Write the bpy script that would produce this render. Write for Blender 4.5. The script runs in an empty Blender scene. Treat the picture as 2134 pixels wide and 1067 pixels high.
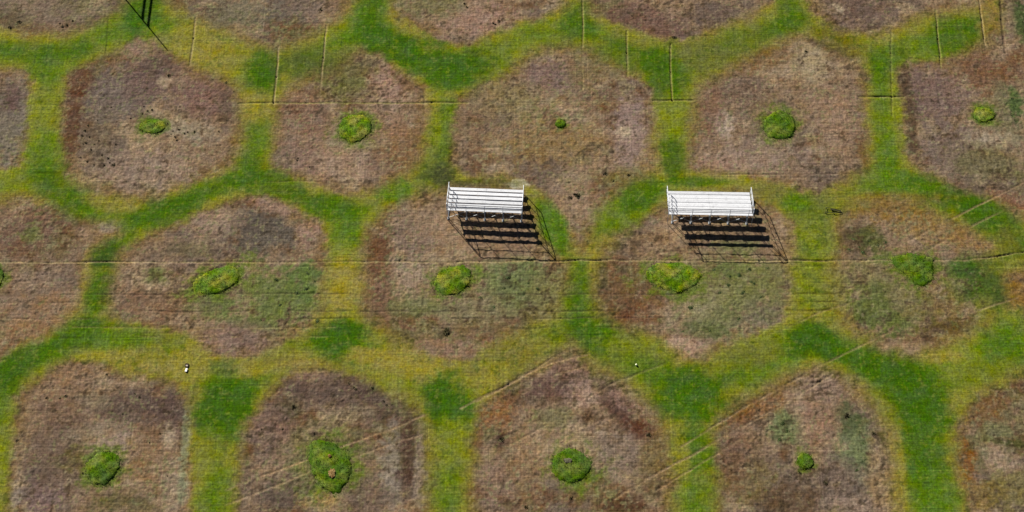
import bpy, bmesh, math, random
import numpy as np
from mathutils import Vector, Matrix
random.seed(7)
S = bpy.context.scene
COL = S.collection
# ------------------------------------------------------------------ camera
FPX, TILT, DIST, PW, PH = 3700.0, math.radians(31.0), 171.7, 2134.0, 1067.0
cam = bpy.data.objects.new('camera', bpy.data.cameras.new('camera')); COL.objects.link(cam)
cam.data.sensor_width = 36; cam.data.lens = FPX * 36 / PW
cam.data.clip_start = 1; cam.data.clip_end = 4000
CP = Vector((0, -DIST * math.sin(TILT), DIST * math.cos(TILT)))
cam.location = CP; cam.rotation_euler = (TILT, 0, 0)
S.camera = cam
# ------------------------------------------------------------------ light
SHX, SHY = 1.21, -1.60                     # ground shift of a shadow per metre of height
cot = math.hypot(SHX, SHY); ELEV = math.atan(1 / cot)
sd = Vector((-SHX, -SHY, 1)).normalized()  # towards the sun
w = bpy.data.worlds.new('World'); S.world = w; w.use_nodes = True
nt = w.node_tree
sky = nt.nodes.new('ShaderNodeTexSky'); sky.sky_type = 'NISHITA'; sky.sun_disc = False
sky.sun_elevation = ELEV; sky.air_density = .25; sky.dust_density = .1; sky.sun_rotation = math.atan2(sd.x, sd.y)
bg = nt.nodes['Background']; bg.inputs['Strength'].default_value = 0.05
nt.links.new(sky.outputs[0], bg.inputs['Color'])
sun = bpy.data.objects.new('sun', bpy.data.lights.new('sun', 'SUN')); COL.objects.link(sun)
sun.data.energy = 5.0; sun.data.angle = math.radians(0.5); sun.data.color = (1, .955, .89)
sun.rotation_euler = sd.to_track_quat('Z', 'Y').to_euler(); sun.location = (0, 0, 60)
S.view_settings.view_transform = 'Standard'; S.view_settings.look = 'None'
S.view_settings.gamma = 1; S.view_settings.use_curve_mapping = False
S.view_settings.exposure = 1.07
ALB = 0.555                                 # authored tone -> base colour

def gp(px, py, z=0.0):
    """point of the place at height z that the tape measure gives for a spot of the photograph"""
    u = (px - PW / 2) / FPX; v = -(py - PH / 2) / FPX
    ct, st = math.cos(TILT), math.sin(TILT)
    d = Vector((u, v * ct + st, v * st - ct))
    k = (z - CP.z) / d.z
    return CP + d * k
def lin(c):
    c = np.array(c, dtype=float) / 255.0
    return np.where(c <= .04045, c / 12.92, ((c + .055) / 1.055) ** 2.4)
def base(c): return tuple(lin(c) * ALB) + (1.0,)

# ------------------------------------------------------------------ noise
def vnoise(x, y, size, seed):
    r = np.random.RandomState(seed); T = r.rand(256, 256).astype(np.float32)
    u = x / size + 1000.37; v = y / size + 1000.61
    iu = np.floor(u).astype(np.int64); iv = np.floor(v).astype(np.int64)
    fu = u - iu; fv = v - iv
    fu = fu * fu * (3 - 2 * fu); fv = fv * fv * (3 - 2 * fv)
    a = T[iu & 255, iv & 255]; b = T[(iu + 1) & 255, iv & 255]
    c = T[iu & 255, (iv + 1) & 255]; d = T[(iu + 1) & 255, (iv + 1) & 255]
    return (a + (b - a) * fu) * (1 - fv) + (c + (d - c) * fu) * fv
def fbm(x, y, size, seed, octv=4, gain=.55):
    s = 0; a = 1; t = 0
    ca, sa = math.cos(.6), math.sin(.6)
    for i in range(octv):
        s = s + a * vnoise(x, y, size, seed + i * 17); t += a; a *= gain; size *= .5
        x, y = x * ca - y * sa, x * sa + y * ca
    return s / t - .5
def sstep(a, b, x):
    t = np.clip((x - a) / (b - a), 0, 1); return t * t * (3 - 2 * t)

# ------------------------------------------------------------------ ground sheet
def axis(lo, hi, step):
    inner = np.arange(lo, hi + step / 2, step)
    g = []; s = step; p = 0
    while p < 900: s *= 1.25; p += s; g.append(p)
    g = np.array(g)
    return np.concatenate([(lo - g)[::-1], inner, hi + g])
STEP = 0.09
xs = axis(-58.0, 58.0, STEP); ys = axis(-31.5, 36.5, STEP)
NX, NY = len(xs), len(ys)
X, Y = np.meshgrid(xs, ys); X = X.ravel(); Y = Y.ravel()
wx = fbm(X, Y, 2.2, 5, 4) * .7; wy = fbm(X, Y, 2.2, 55, 4) * .7       # ragged edges
Xw = X + wx; Yw = Y + wy
def poly(pts): return np.array([tuple(gp(*p))[:2] for p in pts])
def sdf(P, pad=3.5):
    """signed distance (inside > 0) of the sheet's points to a closed outline"""
    lo = P.min(0) - pad; hi = P.max(0) + pad
    idx = np.where((Xw > lo[0]) & (Xw < hi[0]) & (Yw > lo[1]) & (Yw < hi[1]))[0]
    x = Xw[idx]; y = Yw[idx]; d = np.full(len(idx), 1e9); ins = np.zeros(len(idx), bool)
    for i in range(len(P)):
        a = P[i]; b = P[(i + 1) % len(P)]; e = b - a; L = (e * e).sum() + 1e-9
        t = np.clip(((x - a[0]) * e[0] + (y - a[1]) * e[1]) / L, 0, 1)
        d = np.minimum(d, (x - a[0] - e[0] * t) ** 2 + (y - a[1] - e[1] * t) ** 2)
        c = ((a[1] > y) != (b[1] > y))
        if abs(e[1]) > 1e-9: c &= x < e[0] * (y - a[1]) / e[1] + a[0]
        else: c &= False
        ins ^= c
    d = np.sqrt(d); return idx, np.where(ins, d, -d)
DEAD = [
 [(-160,-90),(250,-90),(265,-5),(242,26),(195,52),(135,76),(60,72),(0,62),(-160,60)],
 [(345,-90),(735,-90),(732,0),(722,28),(690,52),(655,74),(610,92),(565,99),(520,90),(470,70),(420,46),(372,20),(345,0)],
 [(815,-90),(1172,-90),(1174,0),(1163,20),(1130,40),(1080,48),(1030,64),(985,90),(950,94),(910,82),(868,58),(828,30),(812,0)],
 [(1222,-90),(1640,-90),(1612,8),(1560,34),(1520,50),(1470,70),(1420,82),(1380,80),(1330,65),(1280,46),(1234,26),(1220,0)],
 [(1678,-90),(2070,-90),(2062,-4),(2030,10),(1985,22),(1925,32),(1880,55),(1840,72),(1790,70),(1740,55),(1700,30),(1680,0)],
 [(1870,150),(1900,130),(1960,128),(2010,105),(2060,85),(2080,60),(2084,0),(2085,-90),(2300,-90),(2300,480),(2134,458),(2100,430),(2050,405),(2000,392),(1950,372),(1900,348),(1885,300),(1880,220)],
 [(-160,140),(0,142),(50,148),(68,170),(60,230),(50,300),(40,345),(0,352),(-160,350)],
 [(290,78),(330,90),(380,125),(440,150),(495,185),(505,210),(502,260),(495,310),(480,345),(440,365),(390,385),(340,405),(290,415),(240,412),(190,400),(150,375),(130,330),(128,270),(135,200),(145,150),(190,130),(240,105)],
 [(760,98),(790,110),(830,145),(880,175),(893,210),(893,260),(880,320),(860,350),(810,385),(770,402),(730,403),(670,390),(620,370),(580,350),(568,330),(572,270),(580,215),(610,180),(640,160),(690,140),(720,112)],
 [(1185,90),(1230,105),(1280,130),(1330,155),(1362,185),(1365,230),(1362,300),(1372,330),(1368,356),(1330,368),(1290,392),(1250,430),(1232,480),(1215,530),(1196,510),(1178,470),(1150,430),(1120,395),(1080,376),(1030,372),(980,366),(945,355),(938,330),(940,290),(950,240),(955,200),(985,180),(1040,165),(1090,130),(1130,100)],
 [(1660,72),(1700,80),(1750,100),(1790,130),(1805,160),(1805,240),(1812,300),(1808,345),(1790,368),(1750,385),(1710,402),(1680,400),(1640,386),(1580,374),(1500,362),(1445,355),(1435,310),(1440,260),(1445,210),(1455,180),(1500,150),(1550,125),(1610,95)],
 [(-160,430),(0,425),(60,412),(100,425),(150,455),(200,462),(240,468),(246,485),(215,502),(186,522),(180,560),(172,600),(160,640),(120,680),(60,715),(0,748),(-160,760)],
 [(520,408),(560,412),(620,435),(670,465),(678,500),(675,560),(678,620),(668,650),(640,688),(590,718),(540,742),(490,752),(450,740),(400,702),(330,682),(250,668),(222,645),(228,600),(238,560),(250,530),(290,500),(350,475),(420,445),(480,420)],
 [(925,396),(880,400),(840,420),(790,452),(765,470),(755,520),(752,600),(755,650),(800,690),(870,735),(940,758),(980,750),(1040,715),(1100,682),(1158,645),(1178,600),(1180,552),(1150,520),(1128,490),(1112,450),(1100,420),(1090,385),(940,388)],
 [(1400,425),(1350,452),(1300,488),(1262,520),(1245,560),(1240,620),(1250,652),(1300,680),(1380,702),(1420,745),(1460,750),(1500,722),(1560,700),(1630,670),(1645,640),(1645,560),(1655,520),(1650,470),(1620,440),(1590,428),(1570,400),(1420,405)],
 [(1760,450),(1790,425),(1850,412),(1900,425),(1960,450),(2030,480),(2075,515),(2040,545),(2062,600),(2056,672),(2005,700),(1950,725),(1900,738),(1850,730),(1800,702),(1760,668),(1740,620),(1735,560),(1745,520),(1745,480)],
 [(2095,575),(2150,555),(2300,560),(2300,680),(2150,655),(2105,635)],
 [(150,750),(200,752),(260,775),(320,790),(370,800),(390,830),(398,900),(400,970),(395,1030),(385,1180),(15,1180),(22,1020),(30,900),(35,830),(60,800),(110,770)],
 [(650,765),(700,770),(760,790),(820,820),(870,855),(890,900),(892,980),(895,1180),(485,1180),(495,1020),(505,950),(510,890),(540,840),(580,800),(610,780)],
 [(1190,712),(1215,735),(1240,765),(1300,800),(1350,840),(1385,880),(1395,930),(1400,1000),(1395,1180),(985,1180),(985,1000),(990,900),(1005,840),(1060,800),(1120,765),(1160,735)],
 [(1700,765),(1750,780),(1790,810),(1820,850),(1850,900),(1860,960),(1865,1020),(1868,1180),(1500,1180),(1495,1000),(1490,920),(1510,865),(1560,830),(1620,795)],
 [(2134,785),(2060,815),(2010,850),(1998,900),(1995,960),(2010,1030),(2022,1180),(2320,1180),(2320,760),(2200,765)],
]
SD = np.full(NX * NY, -3.0)
for P in DEAD:
    idx, d = sdf(poly(P)); SD[idx] = np.maximum(SD[idx], d)
# the same sprinkler pattern goes on beyond the measured part
PXc = 21.2; RYc = 18.35
out = np.where((np.abs(X) > 57) | (Y > 35) | (Y < -30))[0]
if len(out):
    x = Xw[out] + 1.5; y = Yw[out] - 15.0
    r = np.round(y / RYc); o = (np.mod(r, 2) * .5 - .3) * PXc
    q = x - o; q = q - np.round(q / PXc) * PXc; v = y - r * RYc
    SD[out] = 8.8 - np.maximum(np.abs(q), np.abs(q) * .5 + np.abs(v) * .866)
edge = fbm(X, Y, .9, 91, 3, .8) * 1.5
edw = .55 + .75 * sstep(-.12, .2, fbm(X, Y, 9, 97, 2))
dead = sstep(-edw, edw, SD + edge)          # 1 on the dead patches, 0 on the watered grass

# ---- tones
n1 = fbm(X, Y, 7, 11, 4); n2 = fbm(X, Y, 2.6, 21, 4); n3 = fbm(X, Y, .9, 31, 3); n4 = fbm(X, Y, 12, 41, 3)
n5 = fbm(X, Y, 3.6, 47, 4)
def c3(c): return lin(c)[None, :]
def mixc(A, c, m): A += (c3(c) - A) * m[:, None]
G = np.repeat(c3((93, 122, 28)), NX * NY, 0)
mixc(G, (68, 104, 18), sstep(.0, .28, n1 + .6 * n3) * .9)
mixc(G, (126, 134, 46), sstep(.02, .3, n5 + .4 * n3) * .6)
mixc(G, (144, 138, 54), sstep(-2.7, -.2, SD + 2.6 * n2 + 2.6 * n1) * .8)
mixc(G, (136, 124, 62), sstep(-.7, .4, SD + 1.8 * n2) * .6)
B = np.repeat(c3((136, 113, 92)), NX * NY, 0)
mixc(B, (112, 96, 84), sstep(-.02, .22, n1 + .5 * n2) * .8)
mixc(B, (160, 138, 112), sstep(.03, .25, n5 + .5 * n3) * .6)
mixc(B, (112, 82, 56), sstep(.05, .28, n2 + .6 * n4) * .7)
mixc(B, (120, 96, 58), sstep(.9, -.4, SD - .4 + 3.2 * n2 + 2 * n1) * .55)
mixc(B, (100, 100, 62), sstep(.12, .3, n4 + .6 * n3) * .5)
mixc(B, (152, 130, 104), sstep(.12, .3, n3) * .45)
n6 = fbm(X, Y, .6, 611, 3, .8); n7 = fbm(X, Y, .34, 631, 2, .8); n8 = fbm(X, Y, 5, 651, 3)

# ---- blobs seen on the field: (layer, x, y, rx, ry, turn, tone, strength, softness)
DG = (70, 106, 18); MG = (94, 124, 32); YG = (128, 136, 44); YO = (150, 140, 60); OR = (134, 110, 56); OB = (140, 116, 64)
GY = (108, 95, 90); PK = (150, 122, 106); PL = (172, 152, 128); RB = (98, 66, 44); WG = (104, 110, 62); DW = (66, 90, 44); DB = (76, 60, 50)
BL = [
 ('G',90,110,120,24,0,DG,.5,.5),('G',250,60,70,40,-20,MG,.7,.5),('G',300,30,45,55,0,(64,104,22),.7,.4),('G',400,90,75,45,10,YO,.8,.5),('G',470,125,60,40,20,YO,.75,.5),('G',520,150,40,40,0,YG,.5,.6),
 ('G',548,150,42,48,0,DG,.85,.4),('G',630,130,60,40,-20,(92,104,44),.8,.5),('G',330,75,30,55,0,MG,.3,.5),('G',700,130,35,25,0,(92,104,44),.6,.5),
 ('G',770,40,30,70,0,DG,.6,.5),('G',820,95,70,34,25,DG,.85,.4),('G',925,140,85,48,20,DG,.9,.4),('G',845,40,30,30,0,YO,.7,.5),('G',985,115,55,28,-20,DG,.6,.5),('G',1060,95,60,28,-20,YG,.6,.5),('G',1150,60,70,32,-12,MG,.5,.5),
 ('G',1200,45,32,55,0,DG,.65,.5),('G',1290,110,60,28,30,DG,.6,.5),('G',1385,150,40,60,0,DG,.8,.4),('G',1470,115,60,34,-12,(112,116,54),.85,.5),('G',1560,80,60,30,-25,(108,116,46),.7,.5),('G',1650,30,30,50,0,DG,.6,.5),
 ('G',1640,60,60,18,-25,DG,.5,.5),('G',1750,82,70,20,30,(118,108,40),.8,.5),('G',1860,95,60,24,0,YO,.6,.5),('G',1900,105,80,30,-10,MG,.6,.5),('G',1990,70,55,38,-10,DG,.7,.4),('G',1840,130,35,40,0,DG,.5,.5),('G',2060,40,22,60,0,OB,.7,.5),
 ('G',85,230,40,80,5,YG,.75,.5),('G',90,330,40,60,0,MG,.7,.5),('G',100,150,50,30,0,MG,.6,.5),('G',30,390,60,26,0,YG,.7,.5),('G',20,410,50,14,0,OR,.5,.5),('G',120,370,60,38,20,DG,.6,.5),('G',160,430,70,40,25,DG,.75,.5),
 ('G',330,445,90,26,-20,DG,.75,.4),('G',430,400,80,24,-20,DG,.6,.5),('G',235,425,60,18,10,YO,.7,.5),('G',520,350,50,40,-20,DG,.6,.5),('G',540,290,38,50,0,MG,.6,.5),('G',535,220,38,35,0,YO,.75,.5),('G',580,385,60,30,20,DG,.7,.4),('G',680,430,70,28,10,DG,.75,.4),('G',820,400,40,26,0,MG,.9,.4),
 ('G',905,350,36,44,10,(82,96,42),.9,.5),('G',925,370,30,30,0,(76,80,46),.8,.4),('G',905,290,24,60,10,YG,.7,.5),('G',935,255,16,70,5,MG,.6,.5),('G',890,210,22,30,0,YO,.6,.5),
 ('G',1000,383,70,10,0,(92,98,26),.9,.4),('G',1150,470,30,55,-20,DG,.5,.5),('G',1165,500,20,25,0,MG,.6,.5),('G',1290,450,60,60,40,MG,.6,.4),('G',1340,400,50,35,-35,DG,.7,.4),('G',1400,330,30,50,0,(72,102,24),.8,.4),('G',1400,245,30,45,0,YG,.85,.4),('G',1270,510,30,22,-20,YO,.9,.5),('G',1450,378,70,12,0,DG,.7,.4),('G',1230,520,30,15,0,YO,.5,.5),
 ('G',1690,440,45,60,0,(108,118,46),.8,.4),('G',1700,500,36,40,0,YG,.8,.5),('G',1660,420,28,20,0,MG,.8,.5),('G',1850,375,80,30,10,MG,.7,.4),('G',1970,400,90,40,22,DG,.75,.4),('G',2060,450,90,40,40,DG,.8,.4),('G',2100,500,30,28,0,(112,112,38),.8,.5),('G',1840,220,26,90,0,MG,.6,.5),('G',1870,240,12,90,0,YG,.8,.5),('G',1845,320,26,50,0,MG,.7,.5),
 ('G',1870,415,100,14,0,OR,.6,.6),
 ('G',215,530,36,36,0,(66,92,28),.9,.4),('G',205,610,36,50,5,DG,.8,.4),('G',172,690,70,36,-10,DG,.7,.5),('G',168,590,10,60,8,YO,.9,.5),('G',60,745,90,30,-25,DG,.8,.5),('G',15,790,40,50,0,DG,.75,.5),('G',15,940,25,110,0,YG,.8,.5),
 ('G',330,700,80,16,0,(118,122,46),.7,.5),('G',310,750,120,28,8,YO,.75,.5),('G',410,760,50,50,0,YO,.7,.5),('G',240,705,70,22,0,MG,.8,.5),('G',470,850,62,80,0,DG,.95,.35),('G',440,960,45,60,0,YG,.6,.5),('G',450,1030,45,50,0,MG,.6,.5),('G',470,770,35,20,0,(96,112,50),.8,.4),
 ('G',715,490,36,42,0,MG,.7,.5),('G',715,530,38,30,0,YG,.7,.5),('G',715,600,42,70,0,YO,.95,.4),('G',705,705,60,42,0,DG,.95,.35),('G',560,760,90,20,-12,YO,.8,.5),('G',860,760,110,38,12,YO,.9,.4),('G',800,790,60,20,10,YG,.4,.5),('G',780,740,60,18,10,YO,.8,.5),
 ('G',935,830,52,62,0,DG,.95,.35),('G',935,930,38,60,0,YG,.8,.5),('G',930,1030,36,50,0,MG,.6,.5),('G',1060,740,80,30,-15,(128,124,52),.8,.5),('G',1000,790,60,25,-15,YO,.7,.5),('G',1140,700,40,30,0,YG,.6,.5),
 ('G',1210,610,30,60,0,DG,.6,.5),('G',1235,690,55,40,20,DG,.85,.4),('G',1238,560,14,50,0,YO,.7,.5),('G',1330,750,60,36,20,(112,124,44),.8,.5),('G',1320,720,70,20,10,YG,.6,.5),('G',1440,820,80,62,0,DG,.9,.35),('G',1545,740,70,30,-10,(120,126,48),.8,.5),('G',1450,940,48,50,0,(84,116,26),.8,.4),('G',1420,960,16,70,0,YO,.6,.5),('G',1450,1030,45,40,0,MG,.6,.5),('G',1600,700,60,24,-10,YG,.7,.5),('G',1340,770,40,30,20,MG,.5,.5),
 ('G',1700,600,40,60,0,YG,.85,.4),('G',1690,660,40,16,0,YO,.6,.5),('G',1700,710,70,38,5,DG,.95,.4),('G',1850,760,70,40,10,DG,.8,.4),('G',1910,830,80,60,35,DG,.9,.4),('G',1930,930,50,80,0,(76,110,26),.85,.4),('G',1870,980,16,90,0,YO,.8,.5),('G',1945,1030,50,50,0,MG,.6,.5),('G',2090,700,50,40,0,MG,.8,.4),('G',2010,760,50,40,-20,YG,.8,.5),('G',2110,650,30,30,0,YG,.6,.5),('G',2060,770,60,26,-15,(116,126,40),.7,.5),('G',1960,745,40,14,0,YO,.8,.5),('G',2100,610,30,40,0,OB,.7,.5),
 # dead patches
 ('B',60,20,120,40,0,(112,96,86),.5,.5),('B',20,45,60,24,0,(96,80,60),.6,.5),('B',490,30,100,34,0,(108,104,84),.6,.5),('B',610,10,70,30,0,GY,.5,.5),('B',1000,40,80,30,-15,PK,.8,.5),('B',900,15,60,25,0,WG,.4,.5),('B',1340,40,90,28,15,(112,86,76),.75,.5),('B',1490,30,50,28,-20,(104,88,80),.7,.5),('B',1780,25,70,36,0,(112,92,82),.8,.5),('B',1748,18,14,12,0,PL,.8,.5),
 ('B',20,250,40,90,0,(124,112,100),.8,.5),('B',25,200,22,26,0,(104,78,72),.7,.5),('B',250,200,90,60,20,GY,.7,.5),('B',325,150,55,55,30,(112,88,80),.6,.5),('B',330,140,34,22,20,(96,80,72),.5,.5),('B',430,200,50,40,20,(122,94,86),.7,.5),('B',205,290,45,60,0,(110,96,80),.6,.5),('B',280,95,44,20,0,PK,.6,.5),('B',300,350,100,40,0,(148,126,110),.6,.5),('B',380,270,70,20,10,(150,136,116),.6,.5),('B',150,260,18,80,0,RB,.7,.5),('B',165,170,30,30,-30,RB,.6,.5),('B',470,230,14,40,0,(100,80,68),.6,.5),('B',345,170,16,10,0,PL,.5,.5),
 ('B',800,170,36,56,-35,PK,.85,.4),('B',730,150,60,30,-20,(104,98,58),.7,.6),('B',720,185,60,24,0,(112,110,66),.6,.6),('B',640,260,50,50,0,(134,106,90),.6,.5),('B',830,300,50,50,0,(126,96,64),.6,.5),('B',740,300,60,10,0,(152,136,110),.5,.5),('B',700,340,90,30,0,PK,.5,.5),('B',620,210,40,30,0,(126,96,74),.6,.5),('B',800,250,40,40,0,PK,.4,.5),
 ('B',1150,160,60,34,10,(122,100,94),.7,.5),('B',1060,210,80,40,0,(132,118,84),.6,.5),('B',1150,300,110,40,0,(140,116,80),.65,.5),('B',1310,270,34,70,0,(142,120,112),.7,.5),('B',1300,275,16,12,0,PL,.7,.5),('B',990,250,50,60,0,(136,112,90),.5,.5),('B',1230,150,50,30,0,(120,104,66),.5,.5),('B',1200,420,50,50,0,(142,118,98),.8,.5),('B',1110,95,90,9,-18,(86,74,52),.7,.5),('B',1180,92,46,8,0,(78,72,46),.7,.5),
 ('B',1690,130,40,40,0,(156,138,112),.8,.5),('B',1510,260,22,30,0,(168,148,132),.85,.4),('B',1550,190,60,40,0,(122,100,84),.7,.5),('B',1580,320,110,36,0,(148,126,112),.6,.5),('B',1740,250,50,70,0,(146,120,100),.6,.5),('B',1500,340,60,16,0,PK,.5,.5),('B',1480,230,26,60,0,(120,92,78),.6,.5),('B',1600,120,60,20,-25,(118,90,58),.6,.5),('B',1740,100,60,10,25,(72,70,40),.6,.5),('B',1800,320,16,40,0,(112,80,48),.6,.5),
 ('B',1950,200,80,50,10,(120,98,90),.8,.5),('B',2060,150,60,34,0,(116,84,62),.7,.5),('B',2100,230,40,60,0,(110,106,80),.6,.5),('B',2115,225,14,34,0,DW,.7,.4),('B',1990,310,80,60,10,(122,104,94),.8,.5),('B',2060,290,50,18,0,(168,150,128),.5,.6),('B',2060,340,80,40,15,(112,106,66),.55,.6),('B',2130,50,22,34,0,(72,88,46),.8,.5),('B',2100,40,14,40,0,(132,112,92),.7,.5),('B',2100,420,50,20,30,(136,100,76),.6,.5),('B',1895,230,14,100,0,(86,68,48),.7,.5),
 ('B',60,480,80,50,0,(112,88,74),.75,.5),('B',65,485,20,20,0,WG,.7,.5),('B',130,520,70,26,0,(118,98,78),.6,.5),('B',225,472,26,12,0,(150,132,116),.8,.5),('B',60,600,100,60,0,(138,116,98),.6,.5),('B',90,660,90,40,-20,(142,112,84),.6,.5),('B',90,425,30,8,0,PK,.4,.5),
 ('B',560,490,82,44,15,(100,90,80),.9,.5),('B',520,470,50,20,5,(90,78,70),.5,.5),('B',440,470,50,30,-20,(148,124,106),.7,.5),('B',580,430,60,14,20,PK,.6,.5),('B',640,480,24,40,0,PK,.7,.5),('B',390,520,50,18,0,(110,98,72),.6,.5),('B',560,620,105,70,5,(110,114,68),.8,.5),('B',640,580,36,36,0,(80,104,54),.7,.5),('B',325,572,26,20,0,WG,.7,.5),('B',330,630,80,30,0,(126,98,76),.7,.5),('B',490,710,70,34,0,(132,108,96),.85,.5),('B',440,640,50,24,0,(104,112,68),.6,.5),('B',430,550,80,10,0,PK,.3,.5),
 ('B',855,480,60,50,0,(124,104,92),.8,.5),('B',900,450,70,40,0,(146,122,98),.6,.5),('B',790,520,24,60,0,(106,74,52),.8,.5),('B',790,620,32,60,0,(118,90,72),.75,.5),('B',858,570,34,34,20,(156,136,118),.55,.6),('B',1080,590,70,50,0,(108,116,78),.85,.5),('B',880,640,70,20,0,(106,108,70),.6,.5),('B',990,690,90,26,0,(128,104,78),.6,.5),('B',1000,640,80,40,0,(134,122,96),.6,.5),('B',930,725,90,26,0,(142,114,96),.7,.5),('B',1140,620,40,50,0,(132,110,82),.6,.5),('B',930,695,14,9,0,(66,62,36),.7,.5),
 ('B',1030,500,90,34,0,(138,112,92),.7,.5),('B',1080,384,20,8,0,(184,172,150),.95,.35),('B',1105,400,14,10,0,(150,132,104),.8,.5),('B',1572,404,18,12,0,(150,126,112),.9,.4),('B',1350,510,60,34,0,(136,112,88),.7,.5),('B',1540,512,46,13,0,(110,112,76),.6,.6),('B',1630,470,26,26,0,(146,122,98),.7,.5),
 ('B',1330,620,80,44,0,(116,88,66),.8,.5),('B',1300,660,60,20,0,(112,78,54),.7,.5),('B',1540,600,80,54,0,(116,116,72),.8,.5),('B',1510,560,34,20,0,(84,104,60),.7,.5),('B',1500,660,90,40,0,(112,112,80),.7,.5),('B',1590,660,50,40,0,(124,110,96),.7,.5),('B',1430,720,44,26,0,(162,134,114),.9,.45),('B',1470,620,50,30,-30,(150,134,112),.7,.5),('B',1460,690,50,16,0,(80,90,46),.5,.5),('B',1630,600,20,60,0,(130,112,90),.6,.5),
 ('B',1790,500,44,40,0,(92,76,56),.8,.5),('B',1820,500,34,30,0,(84,92,52),.65,.5),('B',1850,440,90,26,5,(132,106,64),.7,.5),('B',1990,490,80,30,18,(140,110,80),.7,.5),('B',1930,480,60,20,0,(146,124,100),.7,.5),('B',1830,640,80,60,0,(90,102,54),.85,.5),('B',1790,560,50,26,0,(142,118,96),.7,.5),('B',1890,620,40,30,35,(150,126,104),.75,.5),('B',1970,640,60,50,0,(120,100,66),.7,.5),('B',2000,600,50,30,0,(112,112,60),.5,.5),('B',1870,725,60,14,0,(150,124,104),.7,.5),('B',1980,680,60,20,-15,(98,80,46),.7,.5),
 ('A',2050,595,52,58,-15,(70,94,36),.85,.6),('A',2010,560,40,20,0,(72,96,40),.8,.5),('B',2120,610,40,40,0,(138,108,62),.8,.5),('A',1880,540,60,10,0,(72,112,24),.6,.5),
 ('B',280,850,90,40,10,(96,80,72),.8,.5),('B',350,870,50,40,20,(98,78,70),.6,.5),('B',190,835,40,18,0,(140,126,102),.5,.5),('B',130,860,60,40,0,(120,96,78),.6,.5),('B',110,960,60,80,0,(110,92,80),.7,.5),('B',240,930,50,34,0,(150,130,116),.7,.5),('B',190,900,60,16,-20,(142,124,102),.5,.5),('B',350,910,12,28,0,PL,.6,.5),('B',160,960,44,26,0,(104,92,56),.7,.5),('B',300,950,40,60,0,(136,108,80),.6,.5),('B',370,1010,26,60,0,(150,132,112),.6,.5),('B',260,1045,70,24,0,(92,86,52),.6,.5),('B',90,1040,50,30,0,(128,106,100),.7,.5),('B',385,940,12,90,0,(132,132,104),.7,.5),('B',130,790,60,30,-20,(138,110,86),.6,.5),('B',30,1040,14,40,0,(150,134,120),.7,.5),
 ('B',700,820,110,38,10,(98,80,72),.8,.5),('B',790,850,50,34,20,(92,76,68),.6,.5),('B',600,850,34,22,0,(90,82,60),.6,.5),('B',720,870,80,20,-20,(140,122,98),.6,.5),('B',560,900,40,60,0,(122,98,88),.6,.5),('B',820,980,26,90,0,(142,128,114),.75,.5),('B',850,930,18,90,0,(92,70,58),.8,.5),('B',875,960,12,80,0,(140,122,108),.7,.5),('B',600,1030,90,36,-10,(100,84,74),.7,.5),('B',680,1045,50,22,0,(156,130,92),.7,.5),('B',570,960,60,24,-20,(140,118,98),.5,.5),('B',760,1040,70,30,0,(110,92,80),.6,.5),('B',640,780,60,12,0,PK,.4,.5),
 ('B',1180,790,60,30,-10,(130,104,92),.7,.5),('B',1210,825,36,20,10,(170,144,128),.65,.6),('B',1150,815,50,26,10,(100,78,70),.65,.5),('B',1290,850,48,22,45,(86,62,56),.75,.5),('B',1325,895,34,24,30,(92,58,42),.85,.5),('B',1300,830,70,18,38,(138,112,98),.7,.5),('B',1045,915,18,28,0,(72,52,46),.9,.5),('B',1040,860,36,36,0,(140,104,72),.7,.5),('B',1150,870,50,24,0,(116,112,80),.6,.5),('B',1280,940,60,50,0,(132,114,100),.75,.5),('B',1090,960,60,80,0,(142,116,90),.6,.5),('B',1300,1055,40,20,0,(84,60,46),.7,.5),('B',1220,1020,60,30,0,(118,104,72),.5,.5),('B',1360,960,26,50,0,(116,98,62),.6,.5),('B',1030,1010,40,50,0,(140,114,98),.5,.5),
 ('B',1710,800,60,34,0,(134,112,98),.75,.5),('B',1640,890,40,34,0,(104,112,76),.8,.5),('B',1785,930,40,70,0,(106,114,80),.8,.5),('B',1770,870,30,30,0,(84,86,56),.6,.5),('B',1700,880,40,50,0,(142,114,96),.7,.5),('B',1760,1000,50,40,0,(122,104,92),.7,.5),('B',1830,980,22,80,0,(148,124,96),.7,.5),('B',1640,1040,80,30,0,(96,74,52),.7,.5),('B',1560,1000,50,40,0,(120,104,70),.6,.5),('B',1560,860,70,20,-25,(126,90,56),.7,.5),('B',1530,950,30,60,0,(120,92,72),.6,.5),('B',1760,1050,50,20,0,(150,128,112),.6,.5),
 ('B',2060,860,50,34,-25,(126,96,66),.7,.5),('B',2080,895,40,20,10,(116,112,84),.8,.5),('B',2110,925,60,8,12,(78,82,44),.7,.5),('B',2020,960,22,40,0,(130,88,44),.85,.5),('B',2080,960,40,34,0,(154,132,112),.8,.5),('B',2110,1020,60,40,0,(124,112,70),.7,.5),('B',2050,1030,30,30,0,(120,100,60),.6,.5),
]
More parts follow.
